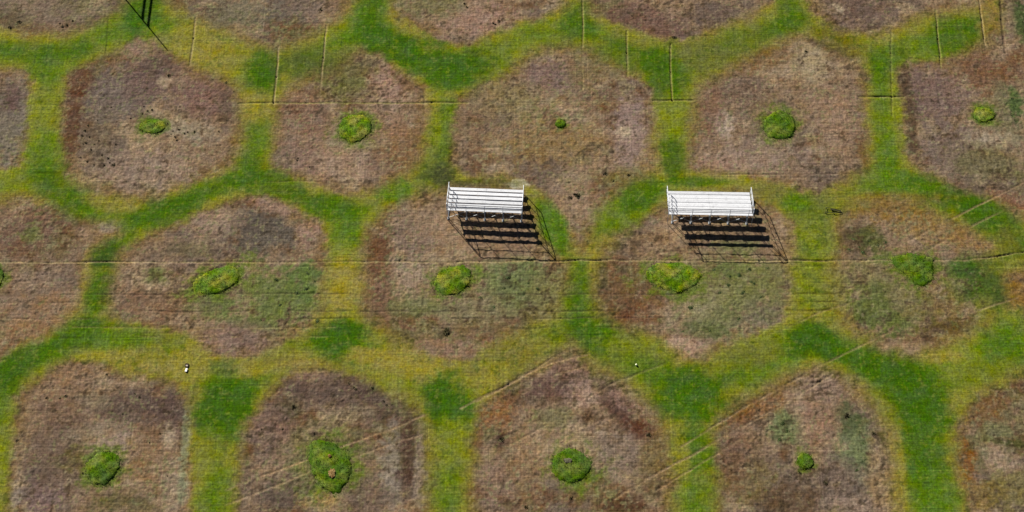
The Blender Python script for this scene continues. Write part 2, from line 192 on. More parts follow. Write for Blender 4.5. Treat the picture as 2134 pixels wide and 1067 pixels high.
BL += [('B',1530,590,120,60,0,(118,114,72),.6,.6),('B',1430,520,50,26,0,(142,118,94),.6,.5),('B',1620,500,30,30,0,(146,122,98),.6,.5),('A',1745,600,26,60,0,(134,128,60),.6,.6),('A',2055,650,26,40,0,(128,124,54),.7,.6),('B',1850,600,110,80,0,(112,108,66),.5,.6),('B',1940,470,110,30,8,(134,108,62),.5,.6),
 ('B',1100,610,90,50,0,(116,114,74),.5,.6),('B',600,610,110,60,0,(108,114,66),.6,.6),('A',1080,735,60,16,-20,(132,124,56),.6,.6),('A',1580,730,60,20,-10,(120,122,52),.6,.6),('A',560,745,50,16,-15,(124,122,56),.6,.6),('A',640,760,60,12,0,(140,124,64),.5,.6),('A',300,770,60,10,5,(140,124,66),.5,.6),('A',1510,410,60,22,0,(128,116,56),.7,.6),('A',1600,400,40,20,0,(122,118,58),.7,.6),('A',1300,370,60,18,-10,(112,104,56),.5,.6)]
BL += [('A',1152,468,24,52,-20,(88,122,26),.85,.5),('B',985,470,70,26,0,(150,124,100),.7,.5),('B',1400,480,34,26,0,(150,124,98),.7,.5),('B',1500,480,90,14,0,(146,122,98),.6,.5),('B',1010,500,60,20,0,(146,120,96),.6,.5)]
GP_ = [(318,263,30,19,3),(740,266,38,33,0),(1168,257,14,11,0),(1625,261,38,35,0),(2050,238,26,19,0),(-9,577,20,25,0),(449,588,58,31,-18),(943,587,45,34,-28),(1405,580,62,35,4),(1908,562,44,34,0),(215,977,40,40,0),(688,972,50,58,-5),(1190,974,47,43,0),(1678,961,20,20,0)]
BL += [('B', *g, (84, 112, 34), .9, .45) for g in GP_] + [('B', g[0], g[1], g[2] * 1.25, g[3] * 1.25, g[4], (120, 114, 62), .5, .6) for g in GP_]
bn = fbm(X, Y, 1.7, 71, 4); n6 = fbm(X, Y, .6, 611, 3, .8)
for (ly, px, py, rx, ry, an, tone, st, so) in BL:
    c = gp(px, py); e1 = gp(px + rx, py); e2 = gp(px, py + ry)
    ax_ = (e1 - c).length; ay_ = (e2 - c).length; R = max(ax_, ay_) * 1.9
    idx = np.where((np.abs(X - c.x) < R) & (np.abs(Y - c.y) < R))[0]
    x = X[idx] - c.x; y = Y[idx] - c.y; a = -math.radians(an)
    # turn is given as seen, clockwise positive
    u = (x * math.cos(a) + y * math.sin(a)) / ax_; v = (-x * math.sin(a) + y * math.cos(a)) / ay_
    dd = np.sqrt(u * u + v * v) + bn[idx] * 1.1 + (n6[idx] * 1.5 + n3[idx] * .6 if ly == 'B' else n6[idx] * .6)
    m = sstep(1 + so * .8, 1 - so, dd) * st
    mm = m[:, None]; tc = c3(tone)
    if ly in 'GA': G[idx] += (tc - G[idx]) * mm
    if ly in 'BA': B[idx] += (tc - B[idx]) * mm
mixc(B, (68, 56, 40), sstep(.12, .27, n6 + .35 * n8) * .55)
mixc(B, (170, 150, 122), sstep(.14, .34, n7 + .35 * n2 - .2 * n8) * .34)
mixc(B, (100, 106, 66), sstep(.14, .30, n7 * .8 - .5 * n8 - .3 * n6) * .4)
mixc(G, (56, 84, 14), sstep(.10, .28, n6 + .3 * n8) * .45)
mixc(G, (140, 148, 62), sstep(.12, .28, n7) * .35)
mB = B[::37].mean(0); B = mB * (B / mB) ** 1.28
B *= np.array([1.07, 1.08, .96]); mG = G[::37].mean(0); G = mG * (G / mG) ** 1.14
G *= np.array([1.03, 1.0, .98])
C = G + (B - G) * dead[:, None]

# ---- relief
Z = (fbm(X, Y, 14, 201, 2) * .10 + fbm(X, Y, .33, 211, 2, .8) * (.045 + .055 * dead) * (.75 + 1.6 * np.abs(n8))
     + fbm(X, Y, 1.3, 231, 3) * .035)
Z -= dead * .04
def line(pts, wid, depth, tone, st, dark=0.0, wob=.12, seed=3, brk=0.0, gdepth=0.0, rim=0.0):
    """a groove (a settled pipe trench, a wheel rut) cut in the sheet with its own soil tone"""
    P = [gp(*p) for p in pts]
    xw = X + fbm(X, Y, 2.5, seed, 2) * wob; yw = Y + fbm(X, Y, 2.5, seed + 9, 2) * wob
    for a, b in zip(P[:-1], P[1:]):
        pad = .9
        idx = np.where((X > min(a.x, b.x) - pad) & (X < max(a.x, b.x) + pad) & (Y > min(a.y, b.y) - pad) & (Y < max(a.y, b.y) + pad))[0]
        ex, ey = b.x - a.x, b.y - a.y; L = ex * ex + ey * ey
        x = xw[idx]; y = yw[idx]; t = np.clip(((x - a.x) * ex + (y - a.y) * ey) / L, 0, 1)
        d = np.hypot(x - a.x - ex * t, y - a.y - ey * t)
        m = sstep(wid, wid * .25, d)
        if brk: m = m * sstep(-brk, brk * .4, vnoise(X[idx], Y[idx], 1.6, seed + 4) - .5)
        k = (m * st)[:, None]
        C[idx] += (c3(tone) - C[idx]) * k
        Z[idx] = np.minimum(Z[idx], Z[idx] - m * (depth + gdepth * (1 - dead[idx])))
SO = (178, 158, 112); SG = (158, 150, 86)
line([(-200,547),(0,547),(180,546),(500,546),(760,546),(1000,545),(1200,543),(1400,543),(1640,543),(1860,543),(2000,542),(2080,534),(2134,527),(2300,505)], .125, .05, SO, .62, seed=3, gdepth=.06, wob=.28, brk=1.0)
line([(498,216),(580,214),(760,214),(900,214),(975,214)], .15, .04, SG, .6, seed=5, gdepth=.03)
line([(975,214),(1180,212),(1360,210)], .12, .01, SO, .25, seed=5)
line([(1360,209),(1445,209)], .15, .05, SG, .6, seed=6, gdepth=.035)
line([(1790,201),(1885,201)], .16, .06, SG, .6, seed=7, gdepth=.04)
line([(1885,201),(2130,204)], .12, .01, SO, .2, seed=7)
line([(410,30),(403,80),(396,136)], .13, .04, SO, .6, seed=8, gdepth=.05)
line([(581,95),(576,160),(571,216)], .13, .03, SO, .65, seed=9, gdepth=.06)
line([(680,52),(674,120),(667,190)], .13, .03, SO, .6, seed=10, gdepth=.06)
line([(667,190),(668,215)], .12, .01, SO, .3, seed=10)
line([(1214,-20),(1215,50),(1215,95)], .13, .03, SG, .75, seed=11, gdepth=.06)
line([(1215,95),(1215,190)], .12, .02, SO, .3, seed=11)
line([(1306,64),(1307,110),(1308,158)], .13, .03, SG, .7, seed=12, gdepth=.06)
line([(1398,92),(1398,150),(1401,210)], .13, .03, SG, .75, seed=13, gdepth=.07)
line([(1858,60),(1857,110),(1860,240)], .10, .02, SG, .25, seed=14, gdepth=.04)
line([(1950,20),(1956,80),(1962,140)], .13, .04, SG, .65, seed=15, gdepth=.08)
line([(2040,-20),(2046,40),(2053,92)], .13, .04, SO, .6, seed=16, gdepth=.08)
line([(2053,92),(2056,180)], .10, .01, DB, .3, seed=16)
line([(2083,-20),(2087,40),(2094,110)], .17, .07, DB, .55, seed=17)
line([(225,40),(222,95),(220,110)], .10, .02, (70, 74, 30), .5, seed=18)
line([(856,0),(854,70)], .10, .02, (110, 90, 60), .4, seed=18)
# cross furrows through the third row
for j, (a, b, yy, st, tn) in enumerate([(110,760,613,.35,DB),(930,1420,613,.45,DB),(1640,1750,611,.6,(72,66,20)),(150,520,648,.35,DB),(600,1300,648,.45,DB),(1640,1745,646,.6,(72,66,20)),(620,800,662,.6,(70,74,20)),(940,1400,662,.5,DB),(150,700,683,.35,(150,136,86)),(900,1350,683,.35,DB),(1600,1740,629,.4,(84,76,26)),(80,400,366,.0,DB),(80,160,360,.3,(90,96,30)),(1500,1830,362,.3,(112,84,60)),(560,860,378,.25,(112,90,70)),(0,240,665,.3,(150,126,96)),(280,700,700,.3,(150,138,84)),(0,150,630,.25,(150,128,104))]):
    if st > 0: line([(a, yy), ((a + b) / 2, yy + 1), (b, yy)], .12, .035, tn, st, seed=300 + j, brk=.35, wob=.3)
# old wheel tracks
TR = (176, 148, 112)
for j, (pts, st) in enumerate([([(470,1020),(620,965),(760,912),(885,866)], .42), ([(470,1052),(640,985),(800,930),(880,905)], .3), ([(960,850),(1060,800),(1150,755),(1222,740)], .42), ([(1090,820),(1160,780),(1225,762)], .35), ([(995,838),(1100,775),(1190,728)], .3),
        ([(1280,1040),(1390,975),(1500,915),(1640,838),(1735,780)], .42), ([(1330,1045),(1440,978),(1560,905)], .25), ([(1420,930),(1500,880),(1590,830),(1690,772),(1860,690)], .32), ([(1860,520),(1950,472),(2050,422),(2134,380)], .35), ([(1900,540),(1990,490),(2090,438)], .28), ([(1600,700),(1700,655),(1860,600)], .2), ([(2020,650),(2120,620)], .25), ([(1180,860),(1270,800),(1380,760)], .12), ([(1060,930),(1140,885)], .12)]):
    line(pts, .16, .03, TR, min(.6, st * 1.35), seed=400 + j, brk=.6, wob=.25)
# worn earth round the bleachers' feet
C = np.clip(C * ALB, 0, 1)
out_f = sstep(60, 70, np.maximum(np.abs(X), np.abs(Y) + 22)); Z = Z * (1 - out_f)
me = bpy.data.meshes.new('ground')
me.vertices.add(NX * NY)
me.vertices.foreach_set('co', np.stack([X, Y, Z], 1).astype(np.float32).ravel())
i = (np.arange(NY - 1)[:, None] * NX + np.arange(NX - 1)[None, :]).ravel()
F = np.stack([i, i + 1, i + NX + 1, i + NX], 1).astype(np.int32).ravel()
nf = len(i)
me.loops.add(nf * 4); me.loops.foreach_set('vertex_index', F)
me.polygons.add(nf); me.polygons.foreach_set('loop_start', np.arange(nf, dtype=np.int32) * 4)
me.polygons.foreach_set('use_smooth', np.ones(nf, dtype=bool))
me.update(calc_edges=True)
ca = me.color_attributes.new('soil_tone', 'FLOAT_COLOR', 'POINT')
ca.data.foreach_set('color', np.concatenate([C, dead[:, None]], 1).astype(np.float32).ravel())
ground = bpy.data.objects.new('ground', me); COL.objects.link(ground); ground['kind'] = 'structure'

def newmat(name, rough=.8, metal=0.0, color=(.5, .5, .5, 1), spec=.3):
    m = bpy.data.materials.new(name); m.use_nodes = True
    b = m.node_tree.nodes['Principled BSDF']
    b.inputs['Base Color'].default_value = color; b.inputs['Roughness'].default_value = rough
    b.inputs['Metallic'].default_value = metal; b.inputs['Specular IOR Level'].default_value = spec
    return m, m.node_tree, b
def nnoise(t, vec, scale, detail=3, rough=.6):
    n = t.nodes.new('ShaderNodeTexNoise'); n.inputs['Scale'].default_value = scale
    n.inputs['Detail'].default_value = detail; n.inputs['Roughness'].default_value = rough
    t.links.new(vec, n.inputs['Vector']); return n.outputs['Fac']
def nmap(t, src, a, b, c, d):
    n = t.nodes.new('ShaderNodeMapRange'); n.clamp = True
    for k, v in zip(('From Min', 'From Max', 'To Min', 'To Max'), (a, b, c, d)): n.inputs[k].default_value = v
    t.links.new(src, n.inputs['Value']); return n.outputs['Result']
def nmath(t, op, a, b):
    n = t.nodes.new('ShaderNodeMath'); n.operation = op
    for k, v in enumerate((a, b)):
        if isinstance(v, (int, float)): n.inputs[k].default_value = v
        else: t.links.new(v, n.inputs[k])
    return n.outputs[0]
def nscale(t, vec, s, r=0):
    n = t.nodes.new('ShaderNodeMapping'); n.inputs['Scale'].default_value = s; n.inputs['Rotation'].default_value = (0, 0, r)
    t.links.new(vec, n.inputs['Vector']); return n.outputs[0]
m, t, b = newmat('field_soil_and_turf', rough=.95, spec=.05)
at = t.nodes.new('ShaderNodeAttribute'); at.attribute_name = 'soil_tone'
geo = t.nodes.new('ShaderNodeNewGeometry'); P_ = geo.outputs['Position']
f1 = nmap(t, nnoise(t, P_, 4.4, 4, .8), .32, .68, .55, 1.45)
f2 = nmap(t, nnoise(t, nscale(t, P_, (.16, 6.0, 1)), 1.0, 2), .32, .68, .83, 1.17)
f3 = nmap(t, nnoise(t, nscale(t, P_, (6.0, .18, 1), .012), 1.0, 2), .3, .7, .86, 1.14)
f4 = nmap(t, nnoise(t, P_, .9, 3, .6), .3, .7, .9, 1.1)
f5 = nmap(t, nnoise(t, nscale(t, P_, (8.5, .10, 1), .02), 1.0, 1), .60, .72, 1.0, 1.22)
f6 = nmap(t, nnoise(t, nscale(t, P_, (.09, 8.0, 1)), 1.0, 1), .60, .72, 1.0, 1.20)
f1 = nmath(t, 'MULTIPLY', f1, nmath(t, 'MULTIPLY', f5, f6))
f = nmath(t, 'MULTIPLY', nmath(t, 'MULTIPLY', f1, f2), nmath(t, 'MULTIPLY', f3, f4))
mx = t.nodes.new('ShaderNodeVectorMath'); mx.operation = 'SCALE'
t.links.new(at.outputs['Color'], mx.inputs[0]); t.links.new(f, mx.inputs['Scale'])
hs = t.nodes.new('ShaderNodeHueSaturation')
t.links.new(nmap(t, nnoise(t, P_, 1.7, 4, .7), .3, .7, .488, .512), hs.inputs['Hue'])
t.links.new(nmap(t, nnoise(t, P_, .7, 4, .7), .3, .7, .85, 1.15), hs.inputs['Saturation'])
t.links.new(mx.outputs[0], hs.inputs['Color']); t.links.new(hs.outputs[0], b.inputs['Base Color'])
bp = t.nodes.new('ShaderNodeBump'); bp.inputs['Strength'].default_value = .5; bp.inputs['Distance'].default_value = .05
t.links.new(nnoise(t, P_, 5.0, 4, .7), bp.inputs['Height']); t.links.new(bp.outputs[0], b.inputs['Normal'])
me.materials.append(m)

# ------------------------------------------------------------------ helpers for things
def ground_z(x, y):
    a = int(np.clip(np.searchsorted(xs, x), 0, NX - 1)); c = int(np.clip(np.searchsorted(ys, y), 0, NY - 1))
    return float(Z[c * NX + a])
def tag(o, label=None, cat=None, group=None, kind=None):
    for k, v in (('label', label), ('category', cat), ('group', group), ('kind', kind)):
        if v: o[k] = v
    return o
def thing(name, label, cat, loc, rz=0, group=None):
    o = bpy.data.objects.new(name, None); COL.objects.link(o); o.location = loc; o.rotation_euler = (0, 0, rz)
    return tag(o, label, cat, group)
def link(name, bm, mat, parent=None, smooth=False):
    me = bpy.data.meshes.new(name); bm.normal_update(); bm.to_mesh(me); bm.free(); me.materials.append(mat)
    if smooth: me.polygons.foreach_set('use_smooth', [True] * len(me.polygons))
    o = bpy.data.objects.new(name, me); COL.objects.link(o)
    if parent: o.parent = parent
    return o
def add_box(bm, c, s, rot=None, bev=0.0):
    r = bmesh.ops.create_cube(bm, size=1)['verts']
    M = Matrix.Translation(Vector(c)) @ (rot.to_matrix().to_4x4() if rot else Matrix.Identity(4)) @ Matrix.Diagonal((*s, 1))
    bmesh.ops.transform(bm, matrix=M, verts=r)
    if bev:
        es = list({e for v in r for e in v.link_edges})
        bmesh.ops.bevel(bm, geom=es, offset=bev, segments=1, affect='EDGES')
def add_bar(bm, a, b, r, n=8, r2=None):
    a = Vector(a); b = Vector(b); d = b - a
    vs = bmesh.ops.create_cone(bm, cap_ends=True, segments=n, radius1=r, radius2=r if r2 is None else r2, depth=d.length)['verts']
    M = Matrix.Translation((a + b) / 2) @ d.to_track_quat('Z', 'Y').to_matrix().to_4x4()
    bmesh.ops.transform(bm, matrix=M, verts=vs)
def add_beam(bm, a, b, wdt, h):
    a = Vector(a); b = Vector(b); d = b - a
    add_box(bm, (a + b) / 2, (wdt, h, d.length), d.to_track_quat('Z', 'Y'))

# ------------------------------------------------------------------ bleachers
def alu(name, col, rough, metal):
    m, t, b = newmat(name, rough=rough, metal=metal, color=col, spec=.5)
    oi = t.nodes.new('ShaderNodeObjectInfo'); tc = t.nodes.new('ShaderNodeTexCoord'); v = tc.outputs['Object']
    s = nmap(t, nnoise(t, nscale(t, v, (.6, 9, 9)), 1.5, 4), .35, .75, 1.0, .86)
    s2 = nmap(t, nnoise(t, v, 2.3, 5, .7), .52, .75, 1.0, .70)
    mm = t.nodes.new('ShaderNodeVectorMath'); mm.operation = 'SCALE'; mm.inputs[0].default_value = col[:3]
    t.links.new(nmath(t, 'MULTIPLY', nmath(t, 'MULTIPLY', s, s2), nmap(t, oi.outputs['Random'], 0, 1, .86, 1.04)), mm.inputs['Scale']); t.links.new(mm.outputs[0], b.inputs['Base Color'])
    t.links.new(nmap(t, nnoise(t, v, 6, 3), .3, .7, rough - .08, rough + .1), b.inputs['Roughness'])
    return m
ALU_SEAT = alu('weathered_aluminium_seat', (.71, .72, .73, 1), .45, .1)
ALU_FOOT = alu('weathered_aluminium_foot', (.68, .69, .70, 1), .5, .1)
STEEL = alu('galvanised_steel', (.33, .35, .36, 1), .55, .3)
RAIL = alu('galvanised_rail', (.50, .52, .53, 1), .5, .3)
RAILD = alu('dull_rail', (.035, .04, .045, 1), .8, .0)
R_, D_, NR, SW, FW = .24, .632, 6, .31, .318
def bleacher(name, label, fl, fr, frames, over_l, over_r, seed, group, drop=.022, gap=.004):
    """six rows; local x along the planks, rows climb towards -y; fl/fr are photo spots of the lowest seat's front ends"""
    rnd = random.Random(seed)
    seat_h = lambda k: .42 + R_ * k
    foot_h = lambda k: seat_h(k - 1) - drop
    a = gp(*fl, seat_h(0)); b = gp(*fr, seat_h(0)); L = (b - a).length; rz = math.atan2(b.y - a.y, b.x - a.x)
    root = thing(name, label, 'bleacher', (a.x, a.y, 0.0), rz, group)
    # planks: ribbed aluminium boards with down-turned lips
    def board(nm, y0, wdt, z, mat):
        bm = bmesh.new()
        for (x0, x1) in ((0, L * .5 - .006), (L * .5 + .006, L)):
            n = 4; st = wdt / n
            sag = rnd.uniform(-.006, .006)
            for q in range(n):
                add_box(bm, ((x0 + x1) / 2, y0 - st * (q + .5), z - .008 + sag), (x1 - x0, st - .006, .016))
            add_box(bm, ((x0 + x1) / 2, y0 - wdt / 2, z - .020 + sag), (x1 - x0 - .004, wdt - .008, .010))
            add_box(bm, ((x0 + x1) / 2, y0 - .004, z - .030 + sag), (x1 - x0, .008, .044))
            add_box(bm, ((x0 + x1) / 2, y0 - wdt + .004, z - .030 + sag), (x1 - x0, .008, .044))
        for xe in (-.002, L + .002): add_box(bm, (xe, y0 - wdt / 2, z - .022), (.012, wdt - .02, .05))
        return link(nm, bm, mat, root)
    for k in range(NR):
        board('seat', -k * D_, SW, seat_h(k), ALU_SEAT)
        if k: board('footboard', -(k - 1) * D_ - SW - gap, FW, foot_h(k), ALU_FOOT)
    yback = -((NR - 1) * D_ + SW)            # rear edge of the top seat
    sp = (L - over_l - over_r) / (frames - 1)
    for q in range(frames):
        x = over_l + sp * q; bm = bmesh.new()
        add_beam(bm, (x, -.02, .04), (x, yback - .02, .04), .06, .05)                     # base rail
        add_beam(bm, (x, -.08, .20), (x, yback + .2, seat_h(NR - 1) - .28), .05, .05)  # sloping stringer
        for k in range(NR):
            yc = -k * D_ - SW / 2
            add_beam(bm, (x, yc, .06 if k in (0, 3, 5) else seat_h(k) - .24), (x, yc, seat_h(k) - .057), .045, .045)
            if k: add_beam(bm, (x, yc, foot_h(k) - .077), (x, yc + D_ - .02, foot_h(k) - .077), .04, .04)
        add_beam(bm, (x, yback + .15, .1), (x, -3 * D_ - .2, seat_h(3) - .2), .03, .03)
        for yy in (-.2, yback + .1): add_box(bm, (x, yy, .0), (.2, .28, .045))
        link('frame', bm, STEEL, root)
    # cross bracing between the frames
    for q in range(frames - 1):
        x0 = over_l + sp * q; x1 = x0 + sp; yy = yback + .14
        for (p, r2_) in (((x0 + .03, yy, .12), (x1 - .03, yy, 1.3)), ((x0 + .03, yy + .03, 1.3), (x1 - .03, yy + .03, .12))):
            bm = bmesh.new(); add_beam(bm, p, r2_, .03, .012); link('cross_brace', bm, STEEL, root)
    # guard rail at the back
    top = seat_h(NR - 1) + 1.06; yr = yback - .05; r = .034
    bm = bmesh.new(); add_bar(bm, (0, yr, top), (L, yr, top), r); link('top_rail', bm, RAILD, root, True)
    bm = bmesh.new(); add_bar(bm, (0, yr, top - .55), (L, yr, top - .55), .03); link('middle_rail', bm, RAILD, root, True)
    for q in range(frames):
        x = over_l + sp * q; bm = bmesh.new()
        add_bar(bm, (x, yr + .0, .05), (x, yr, top), .026); link('rail_post', bm, RAIL, root, True)
    # side guards, parallel to the steps
    for sx in (-.04, L + .04):
        zf = seat_h(0) + 1.06; yf = -.10
        bm = bmesh.new()
        add_bar(bm, (sx, yf, zf), (sx, yr + .25, top - .02), r); add_bar(bm, (sx, yr + .25, top - .02), (sx, yr, top), r)
        add_bar(bm, (sx, yf - .05, zf - .48), (sx, yr, top - .55), .023)
        for k in range(NR):
            yp = -k * D_ - .16
            zz = zf + (top - zf) * ((yf - yp) / (yf - yr))
            add_bar(bm, (sx, yp, seat_h(k) - .10), (sx, yp, zz - .01), .022)
            add_box(bm, (sx + (.03 if sx < 0 else -.03), yp, seat_h(k) - .085), (.1, .06, .05))
        add_bar(bm, (sx, yf, .2), (sx, yf, zf), .024)
        add_bar(bm, (sx, yr, .03), (sx, yr, top), .026)
        link('side_rail', bm, RAIL, root, True)
    return root
b1 = bleacher('bleacher', 'shorter aluminium bleacher, left of the other, beside a green wedge of grass', (937.5, 390), (1090.5, 396), 5, .05, .05, 1, 'aluminium bleachers standing on the field', .065, .016)
b2 = bleacher('bleacher', 'longer bright aluminium bleacher on the right, its rows almost seamless white', (1390, 398), (1562, 401), 5, .45, .42, 2, 'aluminium bleachers standing on the field')

# ------------------------------------------------------------------ green patches round the sprinklers
def leafmat(name, cols):
    m, t, b = newmat(name, rough=.75, spec=.15)
    rp = t.nodes.new('ShaderNodeValToRGB'); geo = t.nodes.new('ShaderNodeNewGeometry')
    e = rp.color_ramp.elements
    e[0].position = .3; e[0].color = base(cols[0]); e[1].position = .7; e[1].color = base(cols[2])
    x = e.new(.5); x.color = base(cols[1])
    t.links.new(nnoise(t, geo.outputs['Position'], 1.1, 6, .85), rp.inputs[0]); t.links.new(rp.outputs[0], b.inputs['Base Color'])
    b.inputs['Subsurface Weight'].default_value = 0
    return m
GREEN = leafmat('lush_grass_blades', [(72, 104, 18), (96, 126, 26), (128, 142, 46)])
GREEN2 = leafmat('dark_grass_blades', [(60, 96, 16), (82, 118, 24), (112, 134, 42)])
WEED = leafmat('dark_weed_leaves', [(60, 54, 32), (76, 72, 40), (100, 92, 54)])
WEED2 = leafmat('green_weed_leaves', [(74, 92, 46), (92, 110, 58), (112, 124, 74)])
DEADT = leafmat('straw', [(120, 96, 66), (150, 124, 86), (176, 150, 106)])
def blades(bm, x, y, z, h, wd, rnd, lean=.5):
    a = rnd.uniform(0, 6.283); d = Vector((math.cos(a), math.sin(a), 0)); s = Vector((-d.y, d.x, 0)) * wd
    l = rnd.uniform(.15, lean) * h; p = Vector((x, y, z))
    v = [bm.verts.new(p - s), bm.verts.new(p + s), bm.verts.new(p + d * l * .4 + s * .8 + Vector((0, 0, h * .6))), bm.verts.new(p + d * l * .4 - s * .8 + Vector((0, 0, h * .6)))]
    q = bm.verts.new(p + d * l + Vector((0, 0, h)))
    bm.faces.new(v); bm.faces.new((v[3], v[2], q))
def grass_patch(px, py, rx, ry, an, label, outline=None, mat=GREEN, hgt=.11, dome=.22, hole=None, seed=0):
    rnd = random.Random(seed * 13 + 5)
    c = gp(px, py); e1 = gp(px + rx, py); e2 = gp(px, py + ry); ax_ = (e1 - c).length; ay_ = (e2 - c).length
    OP = [((gp(*q).x - c.x) / ax_, (gp(*q).y - c.y) / ay_) for q in outline] if outline else None
    bm = bmesh.new(); a = 0 if outline else math.radians(-an); ph = [rnd.uniform(0, 6.28) for _ in range(5)]
    def rad(th):
        r = 1 + .035 * math.sin(2 * th + ph[0]) + .03 * math.sin(3 * th + ph[1]) + .025 * math.sin(5 * th + ph[2]) + .02 * math.sin(9 * th + ph[3])
        if OP:
            r = 1 + (r - 1) * .3; dx, dy = math.cos(th), math.sin(th)
            for (p0, p1) in zip(OP, OP[1:] + OP[:1]):
                ex, ey = p1[0] - p0[0], p1[1] - p0[1]; den = dx * ey - dy * ex
                if abs(den) < 1e-9: continue
                t_ = (p0[0] * ey - p0[1] * ex) / den; w_ = (p0[0] * dy - p0[1] * dx) / den
                if t_ > 0 and -1e-6 <= w_ <= 1.000001: return r * t_
        return r
    def at(u, th):
        R = rad(th) * u; x = R * math.cos(th) * ax_; y = R * math.sin(th) * ay_
        return x * math.cos(a) - y * math.sin(a), x * math.sin(a) + y * math.cos(a)
    bump = lambda x, y: .03 * math.sin(x * 5 + ph[1]) * math.sin(y * 6 + ph[2]) + .02 * math.sin(x * 11 + y * 7 + ph[4])
    def hz(x, y, u):
        return ground_z(c.x + x, c.y + y) * (.25 + .75 * u * u) + dome * .36 * max(0, 1 - u ** 3) + .035 + bump(x, y) * (1 - u ** 4) - (.0 if u < .95 else .06)
    T1, T2, T3 = [Vector(lin(q) * ALB) for q in ((100, 132, 30), (66, 94, 22), (150, 150, 56))]
    if mat is GREEN2: T1, T3 = Vector(lin((84, 116, 28)) * ALB), Vector(lin((122, 136, 48)) * ALB)
    cl = bm.loops.layers.float_color.new('soil_tone')
    nz = lambda x, y, s_: .16 * (math.sin(x * 1.9 + 1.3 * math.sin(y * 2.3 + ph[0]) + ph[1]) + math.sin(y * 2.7 + 1.2 * math.sin(x * 3.1 + ph[2]) + ph[3])) + .10 * math.sin(x * 9.1 + 2 * math.sin(y * 7.3 + ph[4])) * math.sin(y * 10.3 + ph[0]) + rnd.uniform(-.12, .12)
    def tone(x, y, u):
        n_ = nz(x, y, 1.6); k = min(1, max(0, n_ * 2.6 + .25)); q = T1.lerp(T3, k)
        k2 = min(1, max(0, (u - .72) * 2.4 - n_ * 1.5)) * .5; return q.lerp(T2, k2)
    # turf mound
    N = 64; M_ = 14; rings = []; col = {}
    cv = bm.verts.new((0, 0, hz(0, 0, 0))); col[cv] = tone(0, 0, 0)
    for i in range(1, M_ + 1):
        ring = []
        for j in range(N):
            th = 6.28318 * j / N; u = i / M_
            x, y = at(u * (1 + (rnd.uniform(-.07, .07) if i == M_ else rnd.uniform(-.01, .01))), th)
            v = bm.verts.new((x, y, hz(x, y, u) + rnd.uniform(-.012, .012))); ring.append(v); col[v] = tone(x, y, u)
        rings.append(ring)
    for j in range(N):
        bm.faces.new((cv, rings[0][j], rings[0][(j + 1) % N]))
        for i in range(M_ - 1): bm.faces.new((rings[i][j], rings[i + 1][j], rings[i + 1][(j + 1) % N], rings[i][(j + 1) % N]))
    for f_ in bm.faces:
        f_.smooth = True
        for l_ in f_.loops: l_[cl] = (*col[l_.vert], 0)
    area = math.pi * ax_ * ay_
    n = int(area * 55) + int(60 * math.sqrt(area)) + 60
    for q_ in range(n):
        th = rnd.uniform(0, 6.283); u = math.sqrt(rnd.random()) * .98 if q_ < area * 55 else rnd.uniform(.9, 1.12)
        x, y = at(u, th)
        if hole and (x - hole[0]) ** 2 + (y - hole[1]) ** 2 < hole[2] ** 2: continue
        f0 = len(bm.faces)
        blades(bm, x, y, hz(x, y, min(u, .94)) - (.03 if u < .94 else .08), hgt * rnd.uniform(.45, 1.1), rnd.uniform(.014, .03), rnd, 1.8)
        bm.faces.ensure_lookup_table(); tt = tone(x, y, u) * rnd.uniform(.8, 1.25)
        for f_ in (bm.faces[f0], bm.faces[f0 + 1]):
            for l_ in f_.loops: l_[cl] = (*tt, 0)
    o = link('grass_patch', bm, bpy.data.materials['field_soil_and_turf']); o.location = (c.x, c.y, 0)
    tag(o, label, 'grass patch', 'green grass patches inside the dead patches')
    return o
grass_patch(318, 263, 27, 16, 3, 'flat wide green oval in the upper left dead patch, among dark weeds', seed=1, dome=.15)
grass_patch(740, 266, 35, 30, 0, 'round bright green grass disc, the roundest of the top row', seed=2, dome=.2)
grass_patch(1168, 257, 11, 8.5, 0, 'tiny green grass tuft alone above the left bleacher', seed=3, mat=GREEN2, dome=.1)
grass_patch(1625, 261, 34, 31, 0, 'rough edged round green patch above the right bleacher', seed=4, mat=GREEN2, dome=.22)
grass_patch(2050, 238, 23, 16, 0, 'small oval green grass patch near the upper right edge', seed=5, dome=.15)
grass_patch(-9, 577, 17, 22, 0, 'green grass patch cut off by the left edge of the picture', seed=6, mat=GREEN2, dome=.15)
grass_patch(449, 586, 54, 28, -18, 'slanted long green patch left of centre just below the long trench', outline=[(398,600),(405,583),(440,562),(470,553),(495,556),(503,572),(495,590),(465,608),(425,617),(402,612)], seed=7, dome=.22)
grass_patch(943, 585, 42, 31, -28, 'plump green patch tilted to the right, below the left bleacher shadow', outline=[(903,592),(910,572),(935,555),(965,551),(984,563),(980,590),(958,612),(930,618),(910,610)], seed=8, dome=.22)
grass_patch(1405, 578, 58, 32, 4, 'widest green oval patch, touching the trench below the right bleacher shadow', outline=[(1345,565),(1365,548),(1420,546),(1455,560),(1464,575),(1450,595),(1415,612),(1375,600),(1350,585)], seed=9, dome=.2)
grass_patch(1912, 560, 42, 34, 0, 'ragged wedge of green grass hanging below the trench at right', outline=[(1852,534),(1900,527),(1946,538),(1946,580),(1926,598),(1905,594),(1888,572),(1860,554)], seed=10, dome=.08, mat=GREEN2)
grass_patch(215, 975, 37, 37, 0, 'egg shaped dark green patch at the lower left', outline=[(182,962),(202,942),(235,940),(252,953),(250,975),(235,995),(218,1013),(195,1010),(182,990),(178,970)], seed=11, mat=GREEN2, dome=.3)
